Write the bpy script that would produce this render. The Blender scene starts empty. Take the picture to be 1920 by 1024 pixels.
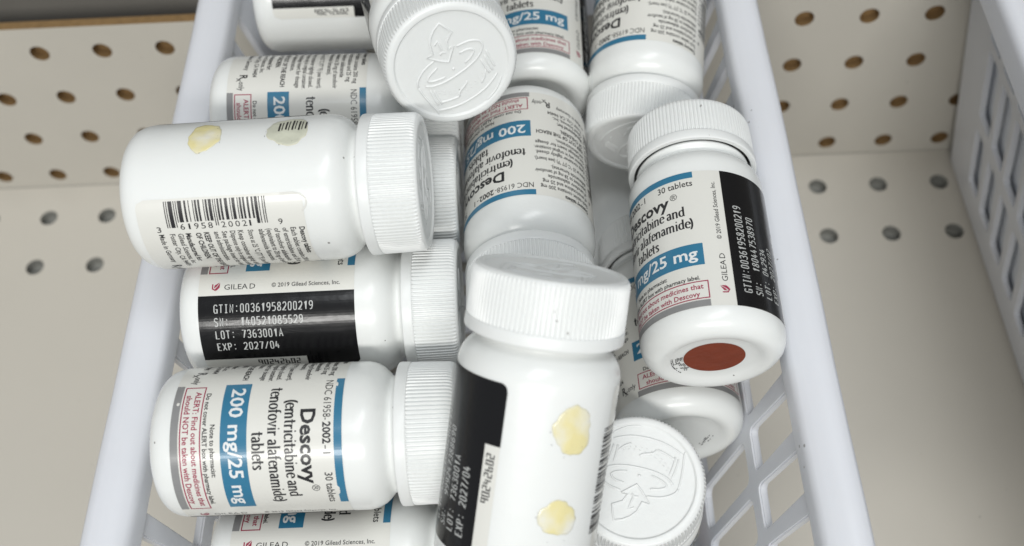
import bpy, bmesh, math, random
from mathutils import Vector, Matrix

random.seed(7)
MM = 0.001
scn = bpy.context.scene
COL = scn.collection

# ------------------------------------------------------------------ camera
cam_data = bpy.data.cameras.new('camera')
cam = bpy.data.objects.new('camera', cam_data)
COL.objects.link(cam)
CM = ((0.998878, 0.038730, 0.027246), (-0.017805, 0.840335, -0.541775), (-0.043879, 0.540682, 0.840082))
cam.matrix_world = Matrix((
    (CM[0][0], CM[0][1], CM[0][2], 196.86 * MM),
    (CM[1][0], CM[1][1], CM[1][2], -295.26 * MM),
    (CM[2][0], CM[2][1], CM[2][2], 366.72 * MM),
    (0, 0, 0, 1)))
cam_data.sensor_width = 36
cam_data.lens = 35.23
cam_data.clip_start = 0.01
cam_data.clip_end = 20
cam_data.dof.use_dof = True
cam_data.dof.focus_distance = 0.262
cam_data.dof.aperture_fstop = 11.5
scn.camera = cam

# ------------------------------------------------------------------ world, lamps, exposure
world = bpy.data.worlds.new("World")
scn.world = world
world.use_nodes = True
bg = world.node_tree.nodes['Background']
bg.inputs[0].default_value = (0.93, 0.97, 1.0, 1)
bg.inputs[1].default_value = 0.36


def area(name, loc, target, sx, sy, power, color):
    d = bpy.data.lights.new(name, 'AREA')
    d.shape = 'RECTANGLE'
    d.size, d.size_y = sx, sy
    d.energy = power
    d.color = color
    o = bpy.data.objects.new(name, d)
    o.location = loc
    o.rotation_euler = (Vector(target) - Vector(loc)).to_track_quat('-Z', 'Y').to_euler()
    COL.objects.link(o)
    return o


area('ceiling_tube_light', (0.12, -1.75, 1.5), (0.18, -0.12, 0.1), 1.3, 0.20, 27, (1.0, 0.985, 0.95))
area('ceiling_tube_light', (0.4, -0.3, 2.3), (0.18, -0.12, 0.1), 1.5, 0.5, 17, (0.95, 0.98, 1.0))

scn.view_settings.view_transform = 'Standard'
scn.view_settings.look = 'None'
scn.view_settings.exposure = 0.0
scn.view_settings.gamma = 1.0

# ------------------------------------------------------------------ materials


def mat(name, color, rough=0.4, spec=0.5, sss=0.0, coat=0.0, bump=None, specks=0.0, mottling=0.0, mscale=60.0, transmission=0.0):
    m = bpy.data.materials.new(name)
    m.use_nodes = True
    nt = m.node_tree
    b = nt.nodes['Principled BSDF']
    b.inputs['Base Color'].default_value = (*color, 1)
    b.inputs['Roughness'].default_value = rough
    b.inputs['Specular IOR Level'].default_value = spec
    if coat:
        b.inputs['Coat Weight'].default_value = coat
        b.inputs['Coat Roughness'].default_value = 0.12
    if sss:
        b.inputs['Subsurface Weight'].default_value = sss
        b.inputs['Subsurface Radius'].default_value = (1, 0.95, 0.9)
        b.inputs['Subsurface Scale'].default_value = 0.0025
    tc = nt.nodes.new('ShaderNodeTexCoord')
    oi = nt.nodes.new('ShaderNodeObjectInfo')
    add = nt.nodes.new('ShaderNodeVectorMath')
    add.operation = 'ADD'
    nt.links.new(tc.outputs['Object'], add.inputs[0])
    nt.links.new(oi.outputs['Random'], add.inputs[1])
    col_out = None
    if mottling:
        n = nt.nodes.new('ShaderNodeTexNoise')
        n.inputs['Scale'].default_value = mscale
        n.inputs['Detail'].default_value = 5
        nt.links.new(add.outputs[0], n.inputs['Vector'])
        mx = nt.nodes.new('ShaderNodeMix')
        mx.data_type = 'RGBA'
        mx.inputs[6].default_value = (*[c * (1 - mottling) for c in color], 1)
        mx.inputs[7].default_value = (*[min(1, c * (1 + mottling)) for c in color], 1)
        nt.links.new(n.outputs['Fac'], mx.inputs[0])
        col_out = mx.outputs[2]
    if specks:
        n = nt.nodes.new('ShaderNodeTexVoronoi')
        n.inputs['Scale'].default_value = 210
        n.inputs['Randomness'].default_value = 1
        nt.links.new(add.outputs[0], n.inputs['Vector'])
        n2 = nt.nodes.new('ShaderNodeTexNoise')
        n2.inputs['Scale'].default_value = 55
        nt.links.new(add.outputs[0], n2.inputs['Vector'])
        lt = nt.nodes.new('ShaderNodeMath')
        lt.operation = 'LESS_THAN'
        nt.links.new(n.outputs['Distance'], lt.inputs[0])
        mr = nt.nodes.new('ShaderNodeMapRange')
        mr.inputs['From Min'].default_value = 0.53
        mr.inputs['From Max'].default_value = 0.72
        mr.inputs['To Min'].default_value = 0.0
        mr.inputs['To Max'].default_value = 0.10
        nt.links.new(n2.outputs['Fac'], mr.inputs['Value'])
        nt.links.new(mr.outputs[0], lt.inputs[1])
        mx2 = nt.nodes.new('ShaderNodeMix')
        mx2.data_type = 'RGBA'
        mul = nt.nodes.new('ShaderNodeMath')
        mul.operation = 'MULTIPLY'
        mul.inputs[1].default_value = specks
        nt.links.new(lt.outputs[0], mul.inputs[0])
        nt.links.new(mul.outputs[0], mx2.inputs[0])
        if col_out:
            nt.links.new(col_out, mx2.inputs[6])
        else:
            mx2.inputs[6].default_value = (*color, 1)
        mx2.inputs[7].default_value = (0.10, 0.09, 0.075, 1)
        col_out = mx2.outputs[2]
    if col_out:
        nt.links.new(col_out, b.inputs['Base Color'])
    if bump:
        n = nt.nodes.new('ShaderNodeTexNoise')
        n.inputs['Scale'].default_value = bump[0]
        n.inputs['Detail'].default_value = 4
        nt.links.new(add.outputs[0], n.inputs['Vector'])
        bp = nt.nodes.new('ShaderNodeBump')
        bp.inputs['Strength'].default_value = bump[1]
        bp.inputs['Distance'].default_value = 0.001
        nt.links.new(n.outputs['Fac'], bp.inputs['Height'])
        nt.links.new(bp.outputs[0], b.inputs['Normal'])
    return m


def srgb(r, g, b):
    f = lambda c: (c / 255 / 12.92) if c / 255 <= 0.04045 else ((c / 255 + 0.055) / 1.055) ** 2.4
    return (f(r), f(g), f(b))


def adhesive_gradient(m, c0, c1, scale):
    nt = m.node_tree
    tc = nt.nodes.new('ShaderNodeTexCoord')
    n = nt.nodes.new('ShaderNodeTexNoise')
    n.inputs['Scale'].default_value = scale
    n.inputs['Detail'].default_value = 3
    nt.links.new(tc.outputs['Object'], n.inputs['Vector'])
    r = nt.nodes.new('ShaderNodeValToRGB')
    r.color_ramp.elements[0].position = 0.40
    r.color_ramp.elements[0].color = (*c0, 1)
    r.color_ramp.elements[1].position = 0.60
    r.color_ramp.elements[1].color = (*c1, 1)
    nt.links.new(n.outputs['Fac'], r.inputs['Fac'])
    nt.links.new(r.outputs['Color'], nt.nodes['Principled BSDF'].inputs['Base Color'])


M_BOTTLE = mat('white_bottle_plastic', (0.80, 0.815, 0.80), 0.27, 0.5, sss=0.15, bump=(90, 0.14), specks=0.75, mottling=0.03, mscale=28)
M_CAP = mat('white_cap_plastic', (0.79, 0.805, 0.795), 0.36, 0.5, sss=0.15, bump=(500, 0.06), specks=0.6, mottling=0.02, mscale=50)
M_LABEL = mat('label_paper', (0.72, 0.715, 0.67), 0.3, 0.45, coat=0.25, bump=(70, 0.1), mottling=0.02, mscale=30)
M_INK = mat('black_ink', (0.022, 0.022, 0.024), 0.3, 0.45)
M_BLACK = mat('black_panel_ink', (0.006, 0.006, 0.007), 0.2, 0.38, bump=(120, 0.1))
M_BLUE = mat('blue_ink', (0.03, 0.175, 0.30), 0.3, 0.45, coat=0.25, bump=(70, 0.1))
M_RED = mat('crimson_ink', (0.33, 0.025, 0.07), 0.32, 0.45)
M_GREY = mat('grey_ink', (0.25, 0.25, 0.25), 0.3, 0.45, coat=0.2, mottling=0.1, mscale=200)
M_WHITE = mat('white_ink', (0.74, 0.76, 0.76), 0.3, 0.45)
M_LASER = mat('laser_marked_grey', (0.48, 0.49, 0.48), 0.35, 0.4, mottling=0.25, mscale=2500)
M_GLUE = mat('dried_adhesive', (0.78, 0.74, 0.50), 0.22, 0.5, sss=0.2, mottling=0.16, mscale=110, bump=(260, 0.25), coat=0.3)
adhesive_gradient(M_GLUE, (0.80, 0.72, 0.38), (0.80, 0.79, 0.71), 85)
M_GLUE_EDGE = mat('adhesive_edge', (0.62, 0.60, 0.46), 0.35, 0.5, mottling=0.2, mscale=300)
M_RESIDUE = mat('label_residue', (0.60, 0.61, 0.50), 0.35, 0.5, mottling=0.22, mscale=200, bump=(300, 0.3))
M_REDDOT = mat('rust_red_sticker', (0.2, 0.034, 0.011), 0.55, 0.3, mottling=0.22, mscale=170, bump=(300, 0.2))
M_BASKET = mat('basket_plastic', (0.715, 0.73, 0.77), 0.34, 0.45, sss=0.3, bump=(60, 0.14), mottling=0.035, mscale=35, specks=0.6)
M_BOARD = mat('painted_hardboard', (0.54, 0.515, 0.46), 0.5, 0.35, bump=(900, 0.1), mottling=0.05, mscale=22, specks=0.35)
M_HARD = mat('raw_hardboard', (0.23, 0.145, 0.065), 0.8, 0.2, mottling=0.3, mscale=400)
M_SHELF = mat('painted_shelf_steel', (0.55, 0.52, 0.46), 0.42, 0.4, bump=(25, 0.06), mottling=0.04, mscale=14, specks=0.35)
M_STEEL = mat('grey_steel', (0.24, 0.24, 0.22), 0.45, 0.5, mottling=0.25, mscale=60)
M_DARK = mat('dark_upright_steel', (0.2, 0.19, 0.17), 0.5, 0.3, mottling=0.15, mscale=12)
M_CARTON = mat('white_carton', (0.76, 0.79, 0.84), 0.5, 0.35, mottling=0.02, mscale=20)

# ------------------------------------------------------------------ object helpers


def link(name, me, parent=None):
    o = bpy.data.objects.new(name, me)
    COL.objects.link(o)
    if parent:
        o.parent = parent
    return o


def mesh_from(name, verts, faces, mats, midx=None, smooth=False, sharp=None):
    me = bpy.data.meshes.new(name)
    me.from_pydata([tuple(v) for v in verts], [], faces)
    for m in mats:
        me.materials.append(m)
    if midx:
        for p, i in zip(me.polygons, midx):
            p.material_index = i
    if smooth:
        me.shade_smooth()
        if sharp:
            me.set_sharp_from_angle(angle=math.radians(sharp))
    me.update()
    return me


def tag(o, label=None, cat=None, group=None, kind=None):
    if label:
        o['label'] = label
    if cat:
        o['category'] = cat
    if group:
        o['group'] = group
    if kind:
        o['kind'] = kind
    return o


def box_mesh(name, x0, x1, y0, y1, z0, z1, m, bevel=0.0):
    bm = bmesh.new()
    vs = [bm.verts.new((x * MM, y * MM, z * MM)) for x in (x0, x1) for y in (y0, y1) for z in (z0, z1)]
    for f in ((0, 1, 3, 2), (4, 6, 7, 5), (0, 4, 5, 1), (2, 3, 7, 6), (0, 2, 6, 4), (1, 5, 7, 3)):
        bm.faces.new([vs[i] for i in f])
    bmesh.ops.recalc_face_normals(bm, faces=bm.faces)
    if bevel:
        bmesh.ops.bevel(bm, geom=bm.edges[:], offset=bevel * MM, segments=2, affect='EDGES')
    me = bpy.data.meshes.new(name)
    bm.to_mesh(me)
    bm.free()
    me.materials.append(m)
    return me


# ------------------------------------------------------------------ setting: shelf and perforated back board
def holed_sheet(name, cells_x, cells_y, pitch, hole_r, frame, mapping, thick, m_face, m_hole, n=20):
    """sheet of square cells, each with a round hole; frame=(x0,x1,y0,y1) solid border; mapping puts (x,y,depth) in the world"""
    verts, faces, mi = [], [], []

    def V(p, d):
        verts.append(tuple(c * MM for c in mapping(p[0], p[1], d)))
        return len(verts) - 1
    (ox, oy, nx, ny) = (cells_x[0], cells_y[0], cells_x[1], cells_y[1])
    for i in range(nx):
        for j in range(ny):
            cx, cy = ox + (i + 0.5) * pitch, oy + (j + 0.5) * pitch
            ring_f, ring_b, out = [], [], []
            for k in range(n):
                a = 2 * math.pi * k / n
                ring_f.append(V((cx + hole_r * math.cos(a), cy + hole_r * math.sin(a)), 0))
                ring_b.append(V((cx + hole_r * math.cos(a), cy + hole_r * math.sin(a)), thick))
                s = pitch / 2 / max(abs(math.cos(a)), abs(math.sin(a)))
                # square outline; corners fall on k multiples of n/4 offset by n/8 so n divisible by 4
                out.append(V((cx + s * math.cos(a), cy + s * math.sin(a)), 0))
            for k in range(n):
                k2 = (k + 1) % n
                faces.append((ring_f[k], ring_f[k2], out[k2], out[k]))
                mi.append(0)
                faces.append((ring_f[k], ring_b[k], ring_b[k2], ring_f[k2]))
                mi.append(1)
    x0, x1, y0, y1 = frame
    gx0, gx1, gy0, gy1 = ox, ox + nx * pitch, oy, oy + ny * pitch

    def quad(a, b, c, d):
        if abs(b - a) < 1e-6 or abs(d - c) < 1e-6:
            return
        faces.append((V((a, c), 0), V((b, c), 0), V((b, d), 0), V((a, d), 0)))
        mi.append(0)
    quad(x0, gx0, y0, y1)
    quad(gx1, x1, y0, y1)
    quad(gx0, gx1, y0, gy0)
    quad(gx0, gx1, gy1, y1)
    for (a, b) in (((x0, y0), (x1, y0)), ((x1, y0), (x1, y1)), ((x1, y1), (x0, y1)), ((x0, y1), (x0, y0))):
        faces.append((V(a, 0), V(b, 0), V(b, thick), V(a, thick)))
        mi.append(1)
    faces.append((V((x0, y0), thick), V((x1, y0), thick), V((x1, y1), thick), V((x0, y1), thick)))
    # leave the back closed: it is what one sees through the holes
    mi.append(1)
    me = mesh_from(name, verts, faces, [m_face, m_hole], mi)
    return me


# perforated board behind: rows at z = 84.8, 59.4, 34.0, 8.6
pw = 25.4
me = holed_sheet('back_board', (-20.5 * pw, 46), (84.8 - 3.5 * pw, 4), pw, 3.8, (-560, 640, -1.0, 98.0),
                 lambda x, y, d: (x + 0.0, d, y), 4.2, M_BOARD, M_HARD, n=24)
o = link('back_wall', me)
tag(o, kind='structure')
# the metal shelf with two rows of holes next to the board
ps = 27.19
me = holed_sheet('shelf_deck', (-29.0 - 20.5 * ps, 38), (-18.6 - 1.5 * ps, 2), ps, 4.0, (-900, 900, -900, -0.4),
                 lambda x, y, d: (x, y, -d), 4.5, M_SHELF, M_STEEL, n=24)
o = link('shelf', me)
tag(o, kind='structure')
o = link('upper_back_panel', box_mesh('upper_back_panel', -900, 900, 55, 63, -60, 460, M_DARK))
tag(o, kind='structure')

# ------------------------------------------------------------------ basket


def resample_round(poly, r, n=4):
    """round the corners of a closed 2-D polygon"""
    out = []
    N = len(poly)
    for i in range(N):
        p0, p1, p2 = Vector(poly[i - 1]), Vector(poly[i]), Vector(poly[(i + 1) % N])
        a, b = (p0 - p1), (p2 - p1)
        rr = min(r, a.length * 0.45, b.length * 0.45)
        A, B = p1 + a.normalized() * rr, p1 + b.normalized() * rr
        for k in range(n + 1):
            t = k / n
            out.append(tuple(A * (1 - t) ** 2 + p1 * 2 * t * (1 - t) + B * t ** 2))
    return out


def lattice_panel(name, s0, s1, w0, w1, holes, to_world, thick, m):
    """flat panel in (s, w) with polygonal holes, thickened and slightly bevelled"""
    bm = bmesh.new()
    outer = [bm.verts.new((x, y, 0)) for x, y in ((s0, w0), (s1, w0), (s1, w1), (s0, w1))]
    edges = [bm.edges.new((outer[i], outer[(i + 1) % 4])) for i in range(4)]
    for h in holes:
        vs = [bm.verts.new((x, y, 0)) for x, y in h]
        edges += [bm.edges.new((vs[i], vs[(i + 1) % len(vs)])) for i in range(len(vs))]
    bmesh.ops.triangle_fill(bm, edges=edges, use_beauty=True, use_dissolve=False)
    bmesh.ops.recalc_face_normals(bm, faces=bm.faces)
    top = bm.faces[:]
    bound = [e for e in bm.edges if len(e.link_faces) == 1]
    ret = bmesh.ops.extrude_face_region(bm, geom=top)
    nv = [g for g in ret['geom'] if isinstance(g, bmesh.types.BMVert)]
    for v in nv:
        v.co.z -= thick
    bmesh.ops.recalc_face_normals(bm, faces=bm.faces)
    sharp = [e for e in bm.edges if len(e.link_faces) == 2 and e.calc_face_angle(0) > 0.9]
    bmesh.ops.bevel(bm, geom=sharp, offset=0.45, segments=2, affect='EDGES', clamp_overlap=True)
    for v in bm.verts:
        v.co = Vector(to_world(v.co.x, v.co.y, v.co.z)) * MM
    bmesh.ops.recalc_face_normals(bm, faces=bm.faces)
    me = bpy.data.meshes.new(name)
    bm.to_mesh(me)
    bm.free()
    me.materials.append(m)
    me.shade_smooth()
    me.set_sharp_from_angle(angle=math.radians(35))
    return me


BW, ZR, TAPER, YB, YF = 189.0, 134.0, 0.22, 14.0, -292.0


def basket(x_left, dy, shear_phase, label, name='storage_basket'):
    root = bpy.data.objects.new(name, None)
    COL.objects.link(root)
    root.location = ((x_left + BW / 2) * MM, 0, 0)
    tag(root, label, 'basket', 'white lattice storage baskets on the shelf')
    RIM = 10.0
    hw = BW / 2 - RIM            # inner half width at the top
    yb, yf = YB - RIM + dy, YF + RIM + dy
    depth = ZR - 3.0
    flo = TAPER * depth
    fend = 7.0                   # the end walls stand almost upright
    L2 = math.hypot(depth, flo)
    # side walls: s = y, w = distance down the slope
    W = lambda z: (ZR - z) / depth * L2

    def side_holes():
        hs = []
        for k in range(-8, 14):
            c = -184.3 + dy + k * 16.75
            if c - 12 < yf + 14 or c + 8 > yb - 14:
                continue
            hs.append(resample_round([(c + 4.4, W(128.5)), (c + 0.6, W(131.0)), (c - 3.2, W(130.4)), (c - 6.0, W(126.5)), (c - 7.2, W(99.5)), (c + 5.0, W(99.5))], 2.0))
            hs.append(resample_round([(c + 3.4, W(94)), (c - 8.4, W(94)), (c - 10.6, W(60)), (c + 2.0, W(60))], 2.6))
            hs.append(resample_round([(c + 2.0, W(52)), (c - 8.8, W(52)), (c - 10.6, W(20)), (c + 0.6, W(20))], 2.6))
        return hs

    def ms(s, w):
        tb = max(0.0, min(1.0, (s - (yb - 30)) / 24))
        tf = max(0.0, min(1.0, ((yf + 30) - s) / 24))
        return s + (tf - tb) * fend * w / L2
    for sgn in (-1, 1):
        me = lattice_panel('side_wall', yf + 6, yb - 6, 0.0, L2, side_holes(),
                           lambda s, w, d, sgn=sgn: (sgn * (hw - w / L2 * flo - d), ms(s, w), ZR - w / L2 * depth), 2.4, M_BASKET)
        link('side_wall', me, root)
    # end walls
    for y0, dirn in ((yb, -1), (yf, 1)):
        hs = []
        for k in range(-4, 5):
            c = k * 16.75
            hs.append(resample_round([(c + 5, W(128)), (c - 5, W(128)), (c - 5, W(101)), (c + 5, W(101))], 2.0))
            if abs(k) < 4:
                hs.append(resample_round([(c + 5, W(92)), (c - 5, W(92)), (c - 5, W(60)), (c + 5, W(60))], 2.0))
            if abs(k) < 4:
                hs.append(resample_round([(c + 5, W(52)), (c - 5, W(52)), (c - 5, W(20)), (c + 5, W(20))], 2.0))
        # trapezoid panel: narrow towards the floor, handled by scaling s with depth
        def tw2(s, w, d, y0=y0, dirn=dirn):
            k = 1 - (w / L2) * flo / hw
            return (s * k, y0 + dirn * (w / L2 * fend) - dirn * d, ZR - w / L2 * depth)
        me = lattice_panel('end_wall', -hw, hw, 0.0, L2, hs, tw2, 2.4, M_BASKET)
        link('end_wall', me, root)
    # corner posts closing the side walls to the end walls
    for sx in (-1, 1):
        for y0, dirn in ((yb, -1), (yf, 1)):
            vs, fs = [], []
            n = 7
            for lev in range(9):
                t = lev / 8
                z = ZR - depth * t
                inx = hw - flo * t
                iny = y0 + dirn * fend * t
                r = 8.0
                cx, cy = inx - r, iny + dirn * r
                for rr in (r + 2.4, r):
                    for k in range(n):
                        a = math.pi / 2 * k / (n - 1)
                        vs.append((sx * (cx + rr * math.cos(a)) * MM, (cy - dirn * rr * math.sin(a)) * MM, z * MM))
            for lev in range(8):
                for ring in (0, 1):
                    b0 = lev * 2 * n + ring * n
                    b1 = b0 + 2 * n
                    for k in range(n - 1):
                        fs.append((b0 + k, b0 + k + 1, b1 + k + 1, b1 + k))
            link('corner_post', mesh_from('corner_post', vs, fs, [M_BASKET], smooth=True), root)
    # floor with slots
    fx, fy0, fy1 = hw - flo, yf + fend, yb - fend
    slots = []
    yy = fy0 + 12
    while yy < fy1 - 12:
        for cx in (-fx * 0.5, fx * 0.5):
            slots.append(resample_round([(cx - fx * 0.38, yy), (cx + fx * 0.38, yy), (cx + fx * 0.38, yy + 6), (cx - fx * 0.38, yy + 6)], 2.5))
        yy += 12
    me = lattice_panel('basket_floor', -fx, fx, fy0, fy1, slots, lambda s, w, d: (s, w, 3.2 + d), 2.4, M_BASKET)
    link('basket_floor', me, root)
    # rim: profile swept round a rounded rectangle. (offset outwards from the inner wall, height)
    prof = [(-2.6, -7.0), (-2.3, -2.6), (-1.7, -0.6), (-0.8, 0.2), (0.8, 1.0), (2.6, 1.6), (4.4, 2.0), (6.4, 2.0), (8.4, 1.4), (9.6, -0.2), (9.9, -1.8), (10.1, -9.0),
            (8.6, -9.0), (8.4, -2.6), (7.4, -0.6), (5.0, -0.1), (1.2, -0.6), (0.2, -2.0), (0.0, -6.0)]
    path = []
    rc = 10.0
    for (cx, cy, a0) in ((hw - rc, yb - rc, 0), (-hw + rc, yb - rc, 90), (-hw + rc, yf + rc, 180), (hw - rc, yf + rc, 270)):
        for k in range(9):
            a = math.radians(a0 + 90 * k / 8)
            path.append((cx, cy, a))
    pts = []
    for i, (cx, cy, a) in enumerate(path):
        pts.append((cx, cy, math.cos(a), math.sin(a)))
    # subdivide the straight runs with a very slight wave
    full = []
    for i in range(len(pts)):
        full.append(pts[i])
        if i % 9 == 8:
            q = pts[(i + 1) % len(pts)]
            nseg = 14
            for k in range(1, nseg):
                t = k / nseg
                full.append((pts[i][0] * (1 - t) + q[0] * t, pts[i][1] * (1 - t) + q[1] * t, pts[i][2], pts[i][3]))
    vs, fs = [], []
    npf = len(prof)
    for i, (cx, cy, nx, ny) in enumerate(full):
        wob = 0.35 * math.sin(i * 0.7 + shear_phase) + 0.25 * math.sin(i * 1.9)
        for (o_, h_) in prof:
            vs.append(((cx + nx * (rc + o_)) * MM + nx * wob * 0.4 * MM, (cy + ny * (rc + o_)) * MM, (ZR + h_ + 0.0) * MM))
    n = len(full)
    for i in range(n):
        for k in range(npf):
            a, b = i * npf + k, i * npf + (k + 1) % npf
            c, d = ((i + 1) % n) * npf + (k + 1) % npf, ((i + 1) % n) * npf + k
            fs.append((a, b, c, d))
    link('rim', mesh_from('rim', vs, fs, [M_BASKET], smooth=True, sharp=50), root)
    return root


basket(83.6, 0.0, 0.0, 'white plastic lattice basket piled full of white pill bottles')
basket(349.0, 0.0, 2.0, 'white lattice basket cut off by the right edge of the photo')

# ------------------------------------------------------------------ print engine: flat art in (u along the circumference, a along the axis), millimetres
R = 22.0
KA = 0.94      # axial proportion of the bottle


class Art:
    def __init__(self):
        self.v, self.f, self.m = [], [], []

    def quad(self, pts, mi, lay):
        b = len(self.v)
        self.v += [(p[0], p[1], lay) for p in pts]
        self.f.append(tuple(range(b, b + len(pts))))
        self.m.append(mi)

    def rect(self, u0, u1, a0, a1, mi, lay=1.0):
        n = max(1, int(math.ceil(abs(u1 - u0) / 0.8)))
        for k in range(n):
            x0, x1 = u0 + (u1 - u0) * k / n, u0 + (u1 - u0) * (k + 1) / n
            self.quad([(x0, a0), (x1, a0), (x1, a1), (x0, a1)], mi, lay)

    def frame(self, u0, u1, a0, a1, w, mi, lay=1.0):
        self.rect(u0, u1, a0, a0 + w, mi, lay)
        self.rect(u0, u1, a1 - w, a1, mi, lay)
        self.rect(u0, u0 + w, a0 + w, a1 - w, mi, lay)
        self.rect(u1 - w, u1, a0 + w, a1 - w, mi, lay)

    def tris(self, verts, faces, mi, lay):
        b = len(self.v)
        self.v += [(x, y, lay) for x, y in verts]
        for f in faces:
            self.f.append(tuple(b + i for i in f))
            self.m.append(mi)

    def mesh(self, name, mats, bend=True):
        verts = []
        for (u, a, l) in self.v:
            if bend:
                r = (R + 0.06 + 0.045 * l)
                verts.append((r * math.cos(u / R) * MM, r * math.sin(u / R) * MM, (7.1 + (a - 7.5) * 1.05) * KA * MM))
            else:
                verts.append((u * MM, a * MM, l * 0.05 * MM))
        return mesh_from(name, verts, self.f, mats, self.m)


_tcache = {}


def text_mesh(s, offset=0.0, shear=0.0):
    """outline text -> 2-D verts and faces, cap height 1, left aligned"""
    key = (s, offset, shear)
    if key in _tcache:
        return _tcache[key]
    cu = bpy.data.curves.new('t', 'FONT')
    cu.body = s
    cu.size = 1.0
    cu.resolution_u = 2
    cu.offset = offset
    cu.shear = shear
    ob = bpy.data.objects.new('t', cu)
    COL.objects.link(ob)
    dg = bpy.context.evaluated_depsgraph_get()
    me = bpy.data.meshes.new_from_object(ob.evaluated_get(dg))
    vs = [(v.co.x, v.co.y) for v in me.vertices]
    fs = [tuple(p.vertices) for p in me.polygons]
    bpy.data.objects.remove(ob)
    bpy.data.curves.remove(cu)
    bpy.data.meshes.remove(me)
    k = 1 / 0.729
    vs = [(x * k, y * k) for x, y in vs]
    _tcache[key] = (vs, fs)
    return _tcache[key]


def place(art, vs, fs, u, a, h, width, rot, mi, lay, natural=0.86, center=False, cut=False):
    """vs has cap height 1. rot 0: reads along +u, up = +a. rot 90: reads along +a, up = -u."""
    if not vs:
        return 0
    x0, x1 = min(v[0] for v in vs), max(v[0] for v in vs)
    sx = (width / (x1 - x0)) if width else h * natural
    pts = [((x - x0) * sx, y * h) for x, y in vs]
    if cut:
        bm = bmesh.new()
        bv = [bm.verts.new((x, y, 0)) for x, y in pts]
        for f in fs:
            try:
                bm.faces.new([bv[i] for i in f])
            except ValueError:
                pass
        axis = 0 if rot == 0 else 1
        lo = min(p[axis] for p in pts)
        hi = max(p[axis] for p in pts)
        t = lo + 0.7
        while t < hi:
            co = (t, 0, 0) if axis == 0 else (0, t, 0)
            no = (1, 0, 0) if axis == 0 else (0, 1, 0)
            bmesh.ops.bisect_plane(bm, geom=bm.verts[:] + bm.edges[:] + bm.faces[:], plane_co=co, plane_no=no)
            t += 0.7
        bm.verts.index_update()
        pts = [(v.co.x, v.co.y) for v in bm.verts]
        fs = [tuple(v.index for v in f.verts) for f in bm.faces]
        bm.free()
    w = (x1 - x0) * sx
    off = -w / 2 if center else 0
    if rot == 0:
        out = [(u + off + x, a + y) for x, y in pts]
    else:
        out = [(u - y, a + off + x) for x, y in pts]
    art.tris(out, fs, mi, lay)
    return w


def text(art, s, u, a, h, width=None, rot=0, mi=0, lay=1.0, bold=0.0, shear=0.0, center=False, cut=False, natural=0.86):
    vs, fs = text_mesh(s, bold, shear)
    return place(art, vs, fs, u, a, h, width, rot, mi, lay, natural, center, cut)


# ---- pen strokes: a broad nib swept along a polyline (used for the serif words and the printed code digits)
def arc(cx, cy, rx, ry, a0, a1, n=8):
    return [(cx + rx * math.cos(math.radians(a0 + (a1 - a0) * k / n)), cy + ry * math.sin(math.radians(a0 + (a1 - a0) * k / n))) for k in range(n + 1)]


def nib(pts, tv, th, closed=False):
    """polygon strip for a pen whose vertical strokes are tv wide and horizontal strokes th"""
    n = len(pts)
    L, Rr = [], []
    for i in range(n):
        if closed:
            p0, p1 = pts[(i - 1) % n], pts[(i + 1) % n]
        else:
            p0, p1 = pts[max(0, i - 1)], pts[min(n - 1, i + 1)]
        dx, dy = p1[0] - p0[0], p1[1] - p0[1]
        l = math.hypot(dx, dy) or 1
        nx, ny = -dy / l, dx / l
        q = math.sqrt((tv * nx) ** 2 + (th * ny) ** 2) or 1
        ox, oy = tv * tv * nx / q / 2, th * th * ny / q / 2
        k = 1.0
        if not closed and 0 < i < n - 1:
            a = Vector((pts[i][0] - p0[0], pts[i][1] - p0[1])).normalized()
            b = Vector((p1[0] - pts[i][0], p1[1] - pts[i][1])).normalized()
            c = max(0.45, math.sqrt(max(0, (1 + a.dot(b)) / 2)))
            k = 1 / c
        L.append((pts[i][0] + ox * k, pts[i][1] + oy * k))
        Rr.append((pts[i][0] - ox * k, pts[i][1] - oy * k))
    vs = L + Rr
    fs = []
    for i in range(n if closed else n - 1):
        j = (i + 1) % n
        fs.append((i, j, n + j, n + i))
    return vs, fs


def bar(x0, x1, y0, y1):
    return ('bar', x0, x1, y0, y1)


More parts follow.
